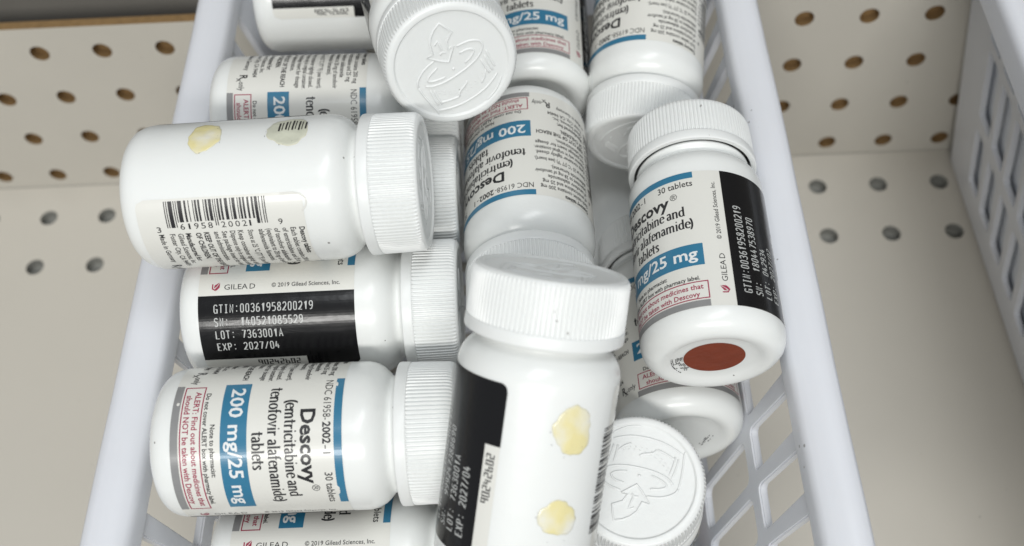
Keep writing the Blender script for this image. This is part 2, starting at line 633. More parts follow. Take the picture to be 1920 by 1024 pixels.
# serif lower-case letters; x height 1, ascender 1.55
SE = {
    'o': (1.0, [('c', arc(0.5, 0.5, 0.36, 0.5, 0, 345, 15))]),
    'e': (0.9, [arc(0.5, 0.5, 0.36, 0.48, 8, 320, 14), bar(0.16, 0.84, 0.53, 0.62)]),
    'c': (0.86, [arc(0.5, 0.5, 0.36, 0.48, 40, 320, 12), bar(0.66, 0.82, 0.72, 0.86)]),
    'a': (0.92, [[(0.18, 0.78)] + arc(0.42, 0.7, 0.24, 0.28, 130, 0, 6) + [(0.67, 0.1), (0.85, 0.04)], arc(0.42, 0.28, 0.26, 0.26, 60, 330, 9)]),
    'd': (1.06, [arc(0.5, 0.5, 0.36, 0.46, 40, 320, 12), [(0.8, 1.5), (0.8, 0.03)], bar(0.62, 0.74, 1.44, 1.52), bar(0.86, 1.0, 0.0, 0.08)]),
    'b': (1.04, [arc(0.54, 0.5, 0.36, 0.46, 140, -140, 12), [(0.22, 1.5), (0.22, 0.03)], bar(0.03, 0.15, 1.44, 1.52)]),
    'n': (1.1, [[(0.22, 0.98), (0.22, 0.02)], [(0.28, 0.72)] + arc(0.56, 0.68, 0.26, 0.28, 130, 0, 6) + [(0.82, 0.02)], bar(0.04, 0.15, 0.9, 0.98), bar(0.05, 0.42, -0.03, 0.05), bar(0.64, 1.0, -0.03, 0.05)]),
    'm': (1.64, [[(0.22, 0.98), (0.22, 0.02)], [(0.28, 0.72)] + arc(0.54, 0.68, 0.24, 0.28, 130, 0, 6) + [(0.78, 0.02)], [(0.85, 0.72)] + arc(1.1, 0.68, 0.24, 0.28, 130, 0, 6) + [(1.34, 0.02)], bar(0.04, 0.15, 0.9, 0.98), bar(0.05, 0.4, -0.03, 0.05), bar(0.62, 0.95, -0.03, 0.05), bar(1.17, 1.52, -0.03, 0.05)]),
    'r': (0.78, [[(0.22, 0.98), (0.22, 0.02)], [(0.28, 0.7)] + arc(0.56, 0.66, 0.24, 0.26, 130, 70, 3), bar(0.56, 0.72, 0.76, 0.94), bar(0.04, 0.15, 0.9, 0.98), bar(0.05, 0.42, -0.03, 0.05)]),
    't': (0.68, [[(0.3, 1.32), (0.3, 0.25)] + arc(0.46, 0.22, 0.16, 0.18, 180, 290, 5), bar(0.0, 0.155, 0.86, 1.0), bar(0.455, 0.66, 0.86, 1.0)]),
    'i': (0.52, [[(0.26, 0.98), (0.26, 0.02)], bar(0.17, 0.36, 1.22, 1.42), bar(0.07, 0.19, 0.9, 0.98), bar(0.06, 0.46, -0.03, 0.05)]),
    'l': (0.52, [[(0.26, 1.5), (0.26, 0.02)], bar(0.07, 0.19, 1.44, 1.52), bar(0.06, 0.46, -0.03, 0.05)]),
    'f': (0.68, [[(0.28, 0.02), (0.28, 1.2)] + arc(0.5, 1.24, 0.22, 0.24, 180, 60, 5), bar(0.0, 0.135, 0.86, 1.0), bar(0.425, 0.64, 0.86, 1.0), bar(0.06, 0.5, -0.03, 0.05)]),
    'v': (0.96, [[(0.16, 0.95), (0.48, 0.04), (0.8, 0.95)], bar(0.02, 0.34, 0.93, 1.0), bar(0.64, 0.94, 0.93, 1.0)]),
    's': (0.76, [[(0.62, 0.76)] + arc(0.4, 0.76, 0.22, 0.2, 40, 200, 6) + arc(0.38, 0.24, 0.24, 0.22, 60, -150, 8)]),
    '(': (0.5, [arc(0.78, 0.6, 0.56, 0.98, 120, 240, 8)]),
    ')': (0.5, [arc(-0.28, 0.6, 0.56, 0.98, 60, -60, 8)]),
    ' ': (0.42, []),
}


def serif_text(art, s, u, a, xh, width, mi=0, lay=1.0, center=False):
    vs, fs = [], []
    x = 0
    for ch in s:
        adv, strokes = SE[ch]
        for st in strokes:
            if isinstance(st, tuple) and st[0] == 'bar':
                _, x0, x1, y0, y1 = st
                v = [(x0, y0), (x1, y0), (x1, y1), (x0, y1)]
                f = [(0, 1, 2, 3)]
            elif isinstance(st, tuple) and st[0] == 'c':
                v, f = nib(st[1], 0.3, 0.12, True)
            else:
                v, f = nib(st, 0.3, 0.12)
            b = len(vs)
            vs += [(x + p[0], p[1]) for p in v]
            fs += [tuple(b + i for i in q) for q in f]
        x += adv
    place(art, vs, fs, u, a, xh, width, 0, mi, lay, center=center)


# upright dot-printer style characters on a 0..0.62 x 0..1 grid
ST = {
    '0': [[(0.1, 0.16), (0.1, 0.84), (0.2, 1), (0.42, 1), (0.52, 0.84), (0.52, 0.16), (0.42, 0), (0.2, 0), (0.1, 0.16)]],
    '1': [[(0.12, 0.76), (0.34, 1), (0.34, 0)]],
    '2': [[(0.08, 0.82), (0.2, 1), (0.42, 1), (0.54, 0.82), (0.54, 0.62), (0.08, 0), (0.56, 0)]],
    '3': [[(0.08, 0.86), (0.2, 1), (0.42, 1), (0.53, 0.85), (0.53, 0.65), (0.42, 0.53), (0.24, 0.53)], [(0.42, 0.5), (0.54, 0.36), (0.54, 0.15), (0.42, 0), (0.18, 0), (0.07, 0.14)]],
    '4': [[(0.4, 0), (0.4, 0.62)], [(0.24, 1), (0.08, 0.3), (0.58, 0.3)]],
    '5': [[(0.52, 1), (0.12, 1), (0.1, 0.56), (0.4, 0.58), (0.54, 0.44), (0.54, 0.16), (0.4, 0), (0.08, 0)]],
    '6': [[(0.48, 1), (0.22, 0.94), (0.09, 0.6), (0.09, 0.16), (0.2, 0), (0.42, 0), (0.54, 0.16), (0.54, 0.4), (0.42, 0.55), (0.14, 0.5)]],
    '7': [[(0.07, 1), (0.55, 1), (0.26, 0)]],
    '8': [[(0.3, 0.53), (0.12, 0.66), (0.12, 0.88), (0.22, 1), (0.4, 1), (0.5, 0.88), (0.5, 0.66), (0.32, 0.55)], [(0.3, 0.5), (0.09, 0.36), (0.09, 0.12), (0.2, 0), (0.42, 0), (0.53, 0.12), (0.53, 0.36), (0.34, 0.5)]],
    '9': [[(0.14, 0), (0.4, 0.06), (0.53, 0.4), (0.53, 0.84), (0.42, 1), (0.2, 1), (0.08, 0.84), (0.08, 0.6), (0.2, 0.45), (0.48, 0.5)]],
    'G': [[(0.54, 0.84), (0.42, 1), (0.2, 1), (0.08, 0.84), (0.08, 0.16), (0.2, 0), (0.54, 0), (0.54, 0.45), (0.32, 0.45)]],
    'T': [[(0.04, 1), (0.58, 1)], [(0.31, 0.96), (0.31, 0)]],
    'I': [[(0.31, 0.95), (0.31, 0.05)], [(0.14, 1), (0.48, 1)], [(0.14, 0), (0.48, 0)]],
    'N': [[(0.1, 0), (0.1, 1), (0.52, 0), (0.52, 1)]],
    'S': [[(0.53, 0.86), (0.42, 1), (0.2, 1), (0.09, 0.86), (0.09, 0.66), (0.52, 0.38), (0.54, 0.14), (0.42, 0), (0.18, 0), (0.08, 0.14)]],
    'L': [[(0.1, 1), (0.1, 0), (0.55, 0)]],
    'O': [[(0.1, 0.16), (0.1, 0.84), (0.2, 1), (0.42, 1), (0.52, 0.84), (0.52, 0.16), (0.42, 0), (0.2, 0), (0.1, 0.16)]],
    'E': [[(0.54, 1), (0.1, 1), (0.1, 0), (0.55, 0)], [(0.14, 0.52), (0.44, 0.52)]],
    'X': [[(0.06, 1), (0.56, 0)], [(0.56, 1), (0.06, 0)]],
    'P': [[(0.1, 0), (0.1, 1), (0.42, 1), (0.54, 0.86), (0.54, 0.62), (0.42, 0.48), (0.14, 0.48)]],
    'A': [[(0.06, 0), (0.31, 1), (0.56, 0)], [(0.17, 0.34), (0.45, 0.34)]],
    '/': [[(0.08, 0), (0.54, 1)]],
    ':': [[(0.31, 0.68), (0.31, 0.84)], [(0.31, 0.08), (0.31, 0.24)]],
    ' ': [],
}
SEG = {  # squared digits of the small code strip
    '9': [[(0.5, 0), (0.5, 1), (0.06, 1), (0.06, 0.5), (0.44, 0.5)]],
    '0': [[(0.06, 0), (0.06, 1), (0.5, 1), (0.5, 0), (0.06, 0)]],
    '2': [[(0.06, 1), (0.5, 1), (0.5, 0.5), (0.06, 0.5), (0.06, 0), (0.52, 0)]],
    '4': [[(0.06, 1), (0.06, 0.45), (0.5, 0.45)], [(0.44, 0.8), (0.44, 0.52)], [(0.44, 0.38), (0.44, 0)]],
    '6': [[(0.06, 1), (0.06, 0), (0.5, 0), (0.5, 0.5), (0.1, 0.5)]],
}


def stroke_text(art, s, u, a, h, pitch, rot=90, mi=0, lay=1.0, w=0.12, table=ST, ws=0.8):
    """monospaced, rot 90: reads along +a with up = -u; u is the baseline"""
    for i, ch in enumerate(s):
        for k, st in enumerate(table[ch]):
            v, f = nib(st, w / ws, w)
            xs = pitch * 0.78 / 0.62
            pts = [(x * xs, y * h) for x, y in v]
            if rot == 90:
                out = [(u - y, a + i * pitch + x) for x, y in pts]
            else:
                out = [(u + i * pitch + x, a + y) for x, y in pts]
            art.tris(out, f, mi, lay + 0.08 * k)


# ------------------------------------------------------------------ the printed label (shared by all the bottles)
LA0, LA1, LU = 7.5, 56.5, 106.0
BK0 = 80.5                              # start of the black panel


def sheet_art():
    art = Art()
    n = int(LU / 0.9)
    rc = 2.6
    for k in range(n):
        u0, u1 = LU * k / n, LU * (k + 1) / n
        um = [u0, u1]
        lo, hi = [], []
        for u in um:
            d = min(u, LU - u)
            c = 0 if d >= rc else rc - math.sqrt(max(0, rc * rc - (rc - d) ** 2))
            lo.append(LA0 + c)
            hi.append(LA1 - c)
        art.quad([(u0, lo[0]), (u1, lo[1]), (u1, hi[1]), (u0, hi[0])], 0, 0)
    return art


ART_SHEET = sheet_art().mesh('label', [M_LABEL])


def main_print():
    """0 ink, 1 blue, 2 red, 3 grey, 4 white"""
    A = Art()
    # top bar and strength box
    A.rect(31.7, 72.0, 54.1, 56.4, 1)
    A.rect(32.6, 72.6, 21.8, 29.4, 1)
    text(A, '200 mg/25 mg', 52.6, 24.1, 4.1, 36.5, mi=4, lay=2.2, bold=0.018, center=True, cut=True)
    text(A, 'NDC 61958-', 32.4, 51.0, 2.35, 13.0, bold=0.0)
    text(A, '2002', 45.9, 51.0, 2.35, 6.1, bold=0.03)
    text(A, '-1', 52.4, 51.0, 2.35, 2.4)
    text(A, '30 tablets', 60.3, 51.0, 2.35, 11.4, bold=0.008)
    text(A, 'Descovy', 42.0, 44.7, 4.3, 21.8, bold=0.03, cut=True)
    text(A, '\u00ae', 64.2, 46.8, 2.4, 2.4)
    serif_text(A, '(emtricitabine and', 39.0, 40.1, 2.4, 29.4)
    serif_text(A, 'tenofovir alafenamide)', 34.6, 35.4, 2.4, 36.0)
    serif_text(A, 'tablets', 48.0, 30.8, 2.4, 10.8)
    text(A, 'Note to pharmacist:', 53.0, 18.95, 1.42, 15.0, bold=0.02, center=True)
    text(A, 'Do not cover ALERT box with pharmacy label.', 53.2, 16.75, 1.42, 35.0, bold=0.02, center=True)
    A.frame(33.2, 73.0, 10.2, 16.25, 0.34, 2)
    text(A, 'ALERT: Find out about medicines that', 53.2, 13.55, 1.75, 36.4, mi=2, bold=0.016, center=True)
    text(A, 'should NOT be taken with Descovy', 53.2, 11.05, 1.75, 34.0, mi=2, bold=0.016, center=True)
    A.rect(32.6, 73.0, 7.55, 9.75, 3)
    # prescription mark
    text(A, 'R', 25.4, 11.6, 2.9, 2.0, bold=0.02)
    text(A, 'x', 26.8, 10.6, 2.5, 1.5, lay=1.3)
    text(A, 'only', 28.4, 11.6, 2.1, 3.5, bold=0.01)
    # storage and contents panel
    rows = [(55.1, 'Descovy tablets', 1), (52.5, 'Each tablet contains 200 mg', 0), (50.1, 'of emtricitabine and 25 mg', 0),
            (47.7, 'of tenofovir alafenamide', 0), (45.4, '(equivalent to 28 mg of tenofovir', 0), (43.1, 'alafenamide fumarate).', 0),
            (39.9, 'Store at 25 \u00b0C (77 \u00b0F) (see insert).', 0), (36.9, 'Keep container tightly closed.', 0),
            (34.6, 'Dispense only in original container.', 0), (32.2, 'See package insert for dosage', 0), (29.9, 'and administration.', 0),
            (26.9, 'KEEP OUT OF THE REACH', 1), (24.5, 'OF CHILDREN.', 1), (21.5, 'Manufactured for:', 1), (19.2, 'Gilead Sciences, Inc.', 0),
            (16.8, 'Foster City, CA 94404', 0), (13.6, 'Made in Germany', 0)]
    for a, s, b in rows:
        bold = 0.03 if b else 0.014
        xs = [v[0] for v in text_mesh(s, bold)[0]]
        wd = min((max(xs) - min(xs)) * 1.66 * 0.76, 21.2)
        text(A, s, 10.6, a - 0.8, 1.66, wd, bold=bold)
    # maker's name and year, reading along the bottle
    text(A, 'GILEA', 78.7, 15.6, 1.8, 7.4, rot=90)
    v, f = nib([(0, 0), (0, 1)], 0.14, 0.14)
    text(A, 'D', 78.7, 23.6, 1.8, 1.75, rot=90)
    text(A, '\u00a9 2019 Gilead Sciences, Inc.', 78.5, 30.5, 1.45, 21.5, rot=90, bold=0.008)
    # shield emblem with a leaf
    lead = [(0.0, 1.0), (1.0, 1.05), (1.0, 0.35), (0.55, 0.0), (0.0, 0.35)]
    sh = lambda p: (79.0 - p[1] * 2.7, 11.7 + p[0] * 2.5)
    A.quad([sh(p) for p in ((0.0, 0.85), (0.16, 0.86), (0.16, 0.32), (0.5, 0.12), (0.5, -0.02), (0.0, 0.25))], 2, 1)
    A.quad([sh(p) for p in ((0.24, 0.3), (0.34, 0.7), (0.95, 1.05), (0.6, 0.55))], 2, 1)
    A.quad([sh(p) for p in ((0.36, 0.22), (0.66, 0.5), (1.0, 0.98), (0.98, 0.4), (0.6, 0.05))], 2, 1)
    return A


ART_MAIN = main_print().mesh('label_print', [M_INK, M_BLUE, M_RED, M_GREY, M_WHITE])


def barcode_print():
    A = Art()
    digits = '361958200219'
    Lc = ['0001101', '0011001', '0010011', '0111101', '0100011', '0110001', '0101111', '0111011', '0110111', '0001011']
    mods = '101' + ''.join(Lc[int(d)] for d in digits[:6]) + '01010' + ''.join(''.join('1' if b == '0' else '0' for b in Lc[int(d)]) for d in digits[6:]) + '101'
    a0, a1 = 15.9, 45.6
    m = (a1 - a0) / len(mods)
    i = 0
    while i < len(mods):
        if mods[i] == '1':
            j = i
            while j < len(mods) and mods[j] == '1':
                j += 1
            guard = i < 10 or i >= 85 or 45 <= i < 50
            A.rect(0.7, 8.6 if guard else 7.0, a0 + i * m + 0.02, a0 + j * m - 0.02, 0)
            i = j
        else:
            i += 1
    text(A, '3', 9.9, 12.6, 1.9, 1.3, rot=90)
    text(A, '9', 9.4, 48.6, 1.9, 1.3, rot=90)
    for k, d in enumerate('61958'):
        text(A, d, 9.3, a0 + (12.2 + k * 6.6 + (1.2 if d == '1' else 0)) * m, 1.95, 1.35 if d != '1' else 0.55, rot=90)
    for k, d in enumerate('20021'):
        text(A, d, 9.3, a0 + (51.0 + k * 6.6) * m, 1.95, 1.35 if d != '1' else 0.55, rot=90)
    return A


ART_BAR = barcode_print().mesh('barcode', [M_INK])


def black_art():
    A = Art()
    A.rect(BK0, 101.7, LA0, LA1, 0)
    A.rect(101.7, LU - 2.2, 39.8, LA1, 0)
    u0 = LU - 2.2
    for k in range(6):
        x0, x1 = u0 + 2.2 * k / 6, u0 + 2.2 * (k + 1) / 6
        g = lambda x: 2.2 - math.sqrt(max(0, 2.2 ** 2 - (x - u0) ** 2))
        A.quad([(x0, 39.8), (x1, 39.8), (x1, LA1 - g(x1)), (x0, LA1 - g(x0))], 0, 1)
    return A


ART_BLACK = black_art().mesh('black_panel', [M_BLACK])


def code_art(sn, lot, exp):
    A = Art()
    p = 1.66
    x0, xv = 12.4, 12.4 + 5 * 1.66
    stroke_text(A, 'GTIN:', 85.9, x0, 2.45, p, lay=2)
    stroke_text(A, '00361958200219', 85.9, xv, 2.45, p, lay=2)
    stroke_text(A, 'SN:', 90.0, x0, 2.45, p, lay=2)
    stroke_text(A, sn, 90.0, xv, 2.45, p, lay=2)
    stroke_text(A, 'LOT:', 94.0, x0, 2.45, p, lay=2)
    stroke_text(A, lot, 94.0, xv, 2.45, p, lay=2)
    stroke_text(A, 'EXP:', 98.1, x0, 2.45, p, lay=2)
    stroke_text(A, exp, 98.1, xv, 2.45, p, lay=2)
    return A


_codes = {}


def code_mesh(sn, lot, exp):
    k = (sn, lot, exp)
    if k not in _codes:
        _codes[k] = code_art(sn, lot, exp).mesh('printed_codes', [M_LASER])
    return _codes[k]


_A = Art()
stroke_text(_A, '90242602', 104.7, 24.2, 2.1, 1.72, lay=1, table=SEG, w=0.15, ws=0.9)
ART_STRIP = _A.mesh('strip_number', [M_INK])

# ------------------------------------------------------------------ bottle body and cap


def lathe(name, prof, seg, m, close_start=True, close_end=True, sharp=None):
    vs, fs = [], []
    rings = []
    for (r, z) in prof:
        if r < 1e-6:
            rings.append([len(vs)])
            vs.append((0, 0, z * KA * MM))
        else:
            rings.append(list(range(len(vs), len(vs) + seg)))
            for k in range(seg):
                a = 2 * math.pi * k / seg
                if k in (34, 90) and 16.5 < r < 21.6:
                    r_keep, r = r, r + 0.11          # mould parting line
                    vs.append((r * math.cos(a) * MM, r * math.sin(a) * MM, z * KA * MM))
                    r = r_keep
                    continue
                vs.append((r * math.cos(a) * MM, r * math.sin(a) * MM, z * KA * MM))
    for i in range(len(rings) - 1):
        a, b = rings[i], rings[i + 1]
        for k in range(seg):
            k2 = (k + 1) % seg
            if len(a) == 1:
                fs.append((a[0], b[k2], b[k]))
            elif len(b) == 1:
                fs.append((a[k], a[k2], b[0]))
            else:
                fs.append((a[k], a[k2], b[k2], b[k]))
    me = mesh_from(name, vs, fs, [m], smooth=True, sharp=sharp)
    return me


BODY_PROF = [(0, 1.9), (9.5, 1.9), (12.4, 1.7), (13.6, 1.1), (14.6, 0.45), (15.8, 0.08), (16.8, 0.0), (17.8, 0.22), (19.0, 0.85), (20.1, 1.8), (21.0, 3.1), (21.6, 4.6),
             (21.9, 6.2), (22.0, 7.6), (22.0, 20), (22.0, 40), (22.0, 62.5), (21.97, 64.4), (21.7, 66.0), (21.15, 67.6), (20.3, 69.1), (19.3, 70.3), (18.3, 71.2), (17.6, 71.8),
             (17.3, 72.4), (17.2, 73.0), (17.5, 73.5), (18.5, 73.9), (18.7, 74.4), (18.5, 75.2), (17.4, 75.6), (17.0, 78.0), (0, 78.2)]
ME_BODY = lathe('body', BODY_PROF, 112, M_BOTTLE)


def cap_mesh():
    vs, fs = [], []
    NR = 104
    # each rib: four samples round the circle
    def ring(fn, z):
        s = len(vs)
        for k in range(NR * 4):
            a = 2 * math.pi * k / (NR * 4)
            r = fn(k)
            vs.append((r * math.cos(a) * MM, r * math.sin(a) * MM, z * KA * MM))
        return s
    N = NR * 4
    flat = lambda r: (lambda k: r)
    rib = lambda r, amp: (lambda k: r + (amp if k % 4 in (0, 1) else -amp))
    prof = [(flat(19.3), 79.0), (flat(19.4), 75.0), (flat(19.7), 74.4), (flat(21.0), 74.3), (flat(21.35), 74.55), (flat(21.45), 75.2), (flat(21.35), 77.6), (flat(21.28), 77.85), (flat(21.2), 77.95),
            (rib(21.0, 0.05), 78.0), (rib(20.95, 0.28), 78.5), (rib(20.82, 0.32), 84.0), (rib(20.68, 0.32), 90.2), (rib(20.58, 0.22), 91.2), (rib(20.35, 0.06), 91.9),
            (flat(20.1), 92.3), (flat(19.7), 92.65), (flat(19.2), 92.8), (flat(18.5), 92.85), (flat(18.0), 92.8), (flat(17.7), 92.45), (flat(17.4), 92.2), (flat(16.8), 92.15)]
    starts = [ring(fn, z) for fn, z in prof]
    for i in range(len(starts) - 1):
        a, b = starts[i], starts[i + 1]
        for k in range(N):
            k2 = (k + 1) % N
            fs.append((a + k, a + k2, b + k2, b + k))
    c = len(vs)
    vs.append((0, 0, 92.15 * KA * MM))
    last = starts[-1]
    for k in range(N):
        fs.append((last + k, last + (k + 1) % N, c))
    return mesh_from('cap', vs, fs, [M_CAP], smooth=True, sharp=28)


ME_CAP = cap_mesh()


def ridge(pts, w, h, vs, fs, z):
    sec = [(-0.5, 0.0), (-0.32, 0.75), (0.0, 1.0), (0.32, 0.75), (0.5, 0.0)]
    n = len(pts)
    b = len(vs)
    for i in range(n):
        p0, p1 = pts[max(0, i - 1)], pts[min(n - 1, i + 1)]
        dx, dy = p1[0] - p0[0], p1[1] - p0[1]
        l = math.hypot(dx, dy) or 1
        nx, ny = -dy / l, dx / l
        for (s, t) in sec:
            k = 0.05 if (i in (0, n - 1)) else 1
            vs.append(((pts[i][0] + nx * s * w) * MM, (pts[i][1] + ny * s * w) * MM, (z * KA + h * t * k - 0.02) * MM))
    for i in range(n - 1):
        for k in range(4):
            a = b + i * 5 + k
            fs.append((a, a + 1, a + 6, a + 5))


def smooth_line(pts, sub=4):
    if len(pts) < 3:
        return [tuple(Vector(pts[0]).lerp(Vector(pts[1]), k / 4)) for k in range(5)]
    out = []
    P = [pts[0]] + pts + [pts[-1]]
    for i in range(1, len(P) - 2):
        p0, p1, p2, p3 = P[i - 1], P[i], P[i + 1], P[i + 2]
        for k in range(sub):
            t = k / sub
            out.append(tuple(0.5 * ((2 * p1[j]) + (-p0[j] + p2[j]) * t + (2 * p0[j] - 5 * p1[j] + 4 * p2[j] - p3[j]) * t * t + (-p0[j] + 3 * p1[j] - 3 * p2[j] + p3[j]) * t ** 3) for j in (0, 1)))
    out.append(pts[-1])
    return out


EMBOSS_SHARP = [
    [(450, 362), (525, 345), (522, 240), (555, 165), (610, 100), (680, 52), (735, 112), (785, 175), (705, 255), (700, 335), (765, 318), (670, 468), (590, 438), (450, 362)],
    [(565, 262), (612, 222), (628, 300), (632, 350)], [(590, 372), (632, 350), (670, 372)], [(672, 240), (676, 300)],
]
EMBOSS = [
    [(525, 412), (380, 480), (285, 575), (270, 645)],
    [(790, 335), (930, 318), (1040, 345), (1066, 410), (1000, 500), (870, 575), (700, 635), (560, 668), (430, 675), (345, 650)],
    [(530, 495), (430, 550), (392, 600), (450, 624), (590, 620)],
    [(800, 415), (900, 398), (962, 425), (920, 480), (830, 532)],
    [(270, 640), (300, 740), (350, 860), (398, 960), (400, 1000)],
    [(385, 700), (400, 800), (430, 900)], [(425, 715), (440, 810), (470, 905)],
    [(450, 872), (560, 878), (680, 870)], [(680, 870), (695, 820), (780, 760), (805, 725)],
    [(1090, 460), (1110, 560), (1140, 665)], [(1060, 510), (1080, 600), (1110, 700)], [(1010, 540), (1040, 640), (1070, 715)],
    [(1035, 660), (1000, 740), (950, 795)],
    [(400, 955), (600, 965), (800, 932), (1000, 855), (1150, 742)],
    [(950, 1005), (1090, 915), (1185, 790)],
    [(680, 560), (715, 552)],
]


def emboss_mesh():
    vs, fs = [], []
    T = lambda p: ((p[0] - 690) / 595 * 16.9, (505 - p[1]) / 520 * 16.4)
    for st in EMBOSS:
        ridge(smooth_line([T(p) for p in st]), 0.8, 0.38, vs, fs, 92.15)
    for st in EMBOSS_SHARP:
        ridge([T(p) for p in st], 0.85, 0.42, vs, fs, 92.15)
    # short raised dashes of the lettering round the pictured cap
    for k in range(13):
        a = math.radians(205 + k * 9.5)
        for dr in (0, 1.1):
            c = (0.3 + 10.8 * math.cos(a), -0.5 + (8.6 + dr) * math.sin(a))
            d = 0.45
            ridge([(c[0] - d * math.sin(a) * -1 * 0.9, c[1] + d * 0.3), (c[0], c[1]), (c[0] + d * math.sin(a) * -1 * 0.9, c[1] - d * 0.3)], 0.35, 0.2, vs, fs, 92.15)
    return mesh_from('embossed_mark', vs, fs, [M_CAP], smooth=True, sharp=50)


ME_EMB = emboss_mesh()


def blob_mesh(name, u, a, ru, ra, seed, mats, edge=True, lay=0.6, hump=0.14):
    rnd = random.Random(seed)
    ph = [rnd.uniform(0, 6.28) for _ in range(6)]
    n = 48
    rings = [0.0, 0.3, 0.55, 0.75, 0.88, 0.97, 1.0]
    hs = [1.0, 0.97, 0.9, 0.8, 0.72, 0.6, -0.5]
    vs, fs, mi = [], [], []
    for q, t in enumerate(rings):
        for k in range(n):
            th = 2 * math.pi * k / n
            w = 1 + 0.09 * math.sin(2 * th + ph[0]) + 0.05 * math.sin(3 * th + ph[1]) + 0.035 * math.sin(5 * th + ph[2]) + 0.025 * math.sin(9 * th + ph[3]) + 0.02 * math.sin(14 * th + ph[4])
            uu, aa = u + ru * w * t * math.cos(th), a + ra * w * t * math.sin(th)
            r = R + 0.06 + hump * hs[q] + 0.03 * math.sin(uu * 1.7 + ph[5]) * hs[q]
            vs.append((r * math.cos(uu / R) * MM, r * math.sin(uu / R) * MM, aa * KA * MM))
    for q in range(len(rings) - 1):
        for k in range(n):
            k2 = (k + 1) % n
            fs.append((q * n + k, q * n + k2, (q + 1) * n + k2, (q + 1) * n + k))
            mi.append(1 if q >= 5 else 0)
    return mesh_from(name, vs, fs, mats, mi, smooth=True)


# ------------------------------------------------------------------ the bottles
S = 0.85     # bottle millimetres -> scene millimetres
POSE = {   # base centre (mm), axis towards the cap, direction of the label's first edge
    'B1': ((94.47, -135.42, 161.51), (0.9997, 0.0056, 0.0248), (-0.0155, -0.6384, 0.7695)),
    'D': ((100.92, -191.13, 131.41), (0.9999, 0.0115, -0.0114), (-0.0142, 0.9601, -0.2793)),
    'C': ((100.55, -151.02, 127.97), (0.9998, 0.0156, -0.0093), (-0.0057, -0.2194, -0.9756)),
    'B0': ((100.24, -83.62, 133.99), (0.9995, 0.0030, -0.0305), (0.0097, 0.9124, 0.4091)),
    'H': ((100.20, -113.55, 128.87), (1.0000, 0.0008, -0.0049), (-0.0010, -0.9345, -0.3560)),
    'G': ((108.12, -213.51, 97.53), (0.9996, 0.0147, -0.0229), (-0.0159, -0.3706, -0.9287)),
    'A': ((103.33, -21.98, 127.10), (0.9996, 0.0138, -0.0235), (-0.0154, -0.4273, -0.9040)),
    'E': ((160.10, -38.52, 154.95), (0.2165, -0.9308, 0.2947), (0.5971, -0.1126, -0.7942)),
    'J': ((194.11, -84.51, 126.39), (0.0055, -0.9958, 0.0913), (1.0000, 0.0050, -0.0046)),
    'I': ((197.54, -71.68, 120.22), (0.0131, 0.9988, 0.0471), (-0.4712, 0.0477, -0.8807)),
    'K': ((240.33, -17.38, 131.18), (-0.1329, -0.9796, -0.1507), (0.9708, -0.1593, 0.1794)),
    'L': ((241.00, -176.06, 135.90), (0.0148, 0.9996, 0.0226), (0.3060, 0.0170, -0.9519)),
    'F': ((187.07, -226.71, 129.03), (0.1731, 0.7265, 0.6650), (0.8837, -0.4127, 0.2207)),
    'M': ((236.00, -179.68, 95.63), (-0.0204, 0.9963, -0.0831), (-0.8053, -0.0657, -0.5892)),
    'N': ((224.25, -191.44, 43.70), (-0.0544, -0.1133, 0.9921), (-0.8647, -0.4914, -0.1036)),
    'P': ((226.25, -105.87, 59.74), (0.0181, 0.9771, 0.2119), (0.6114, -0.1785, 0.7710)),
}
GROUP = 'white pill bottles piled in the basket'
proto = {}


def make_bottle(codes, with_label=True, shift=0.0, bar_turn=0.0):
    root = bpy.data.objects.new('pill_bottle', None)
    COL.objects.link(root)
    link('body', ME_BODY, root)
    cap = link('cap', ME_CAP, root)
    link('embossed_mark', ME_EMB, cap)
    if with_label:
        lab = link('label', ART_SHEET, root)
        lab.location.z = shift * MM
        link('label_print', ART_MAIN, lab)
        bc = link('barcode', ART_BAR, lab)
        bc.rotation_euler.z = -math.radians(bar_turn)
        link('black_panel', ART_BLACK, lab)
        link('printed_codes', code_mesh(*codes), lab)
        link('strip_number', ART_STRIP, lab)
    return root


def pose(root, key, cap_turn=0.0):
    b, ax, xd = POSE[key]
    z = Vector(ax).normalized()
    x = Vector(xd)
    x = (x - z * x.dot(z)).normalized()
    y = z.cross(x)
    m = Matrix(((x.x, y.x, z.x, b[0] * MM), (x.y, y.y, z.y, b[1] * MM), (x.z, y.z, z.z, b[2] * MM), (0, 0, 0, 1)))
    root.matrix_world = m @ Matrix.Scale(S, 4)
    for ch in root.children:
        if ch.name.startswith('cap'):
            ch.rotation_euler = (0, 0, math.radians(cap_turn))


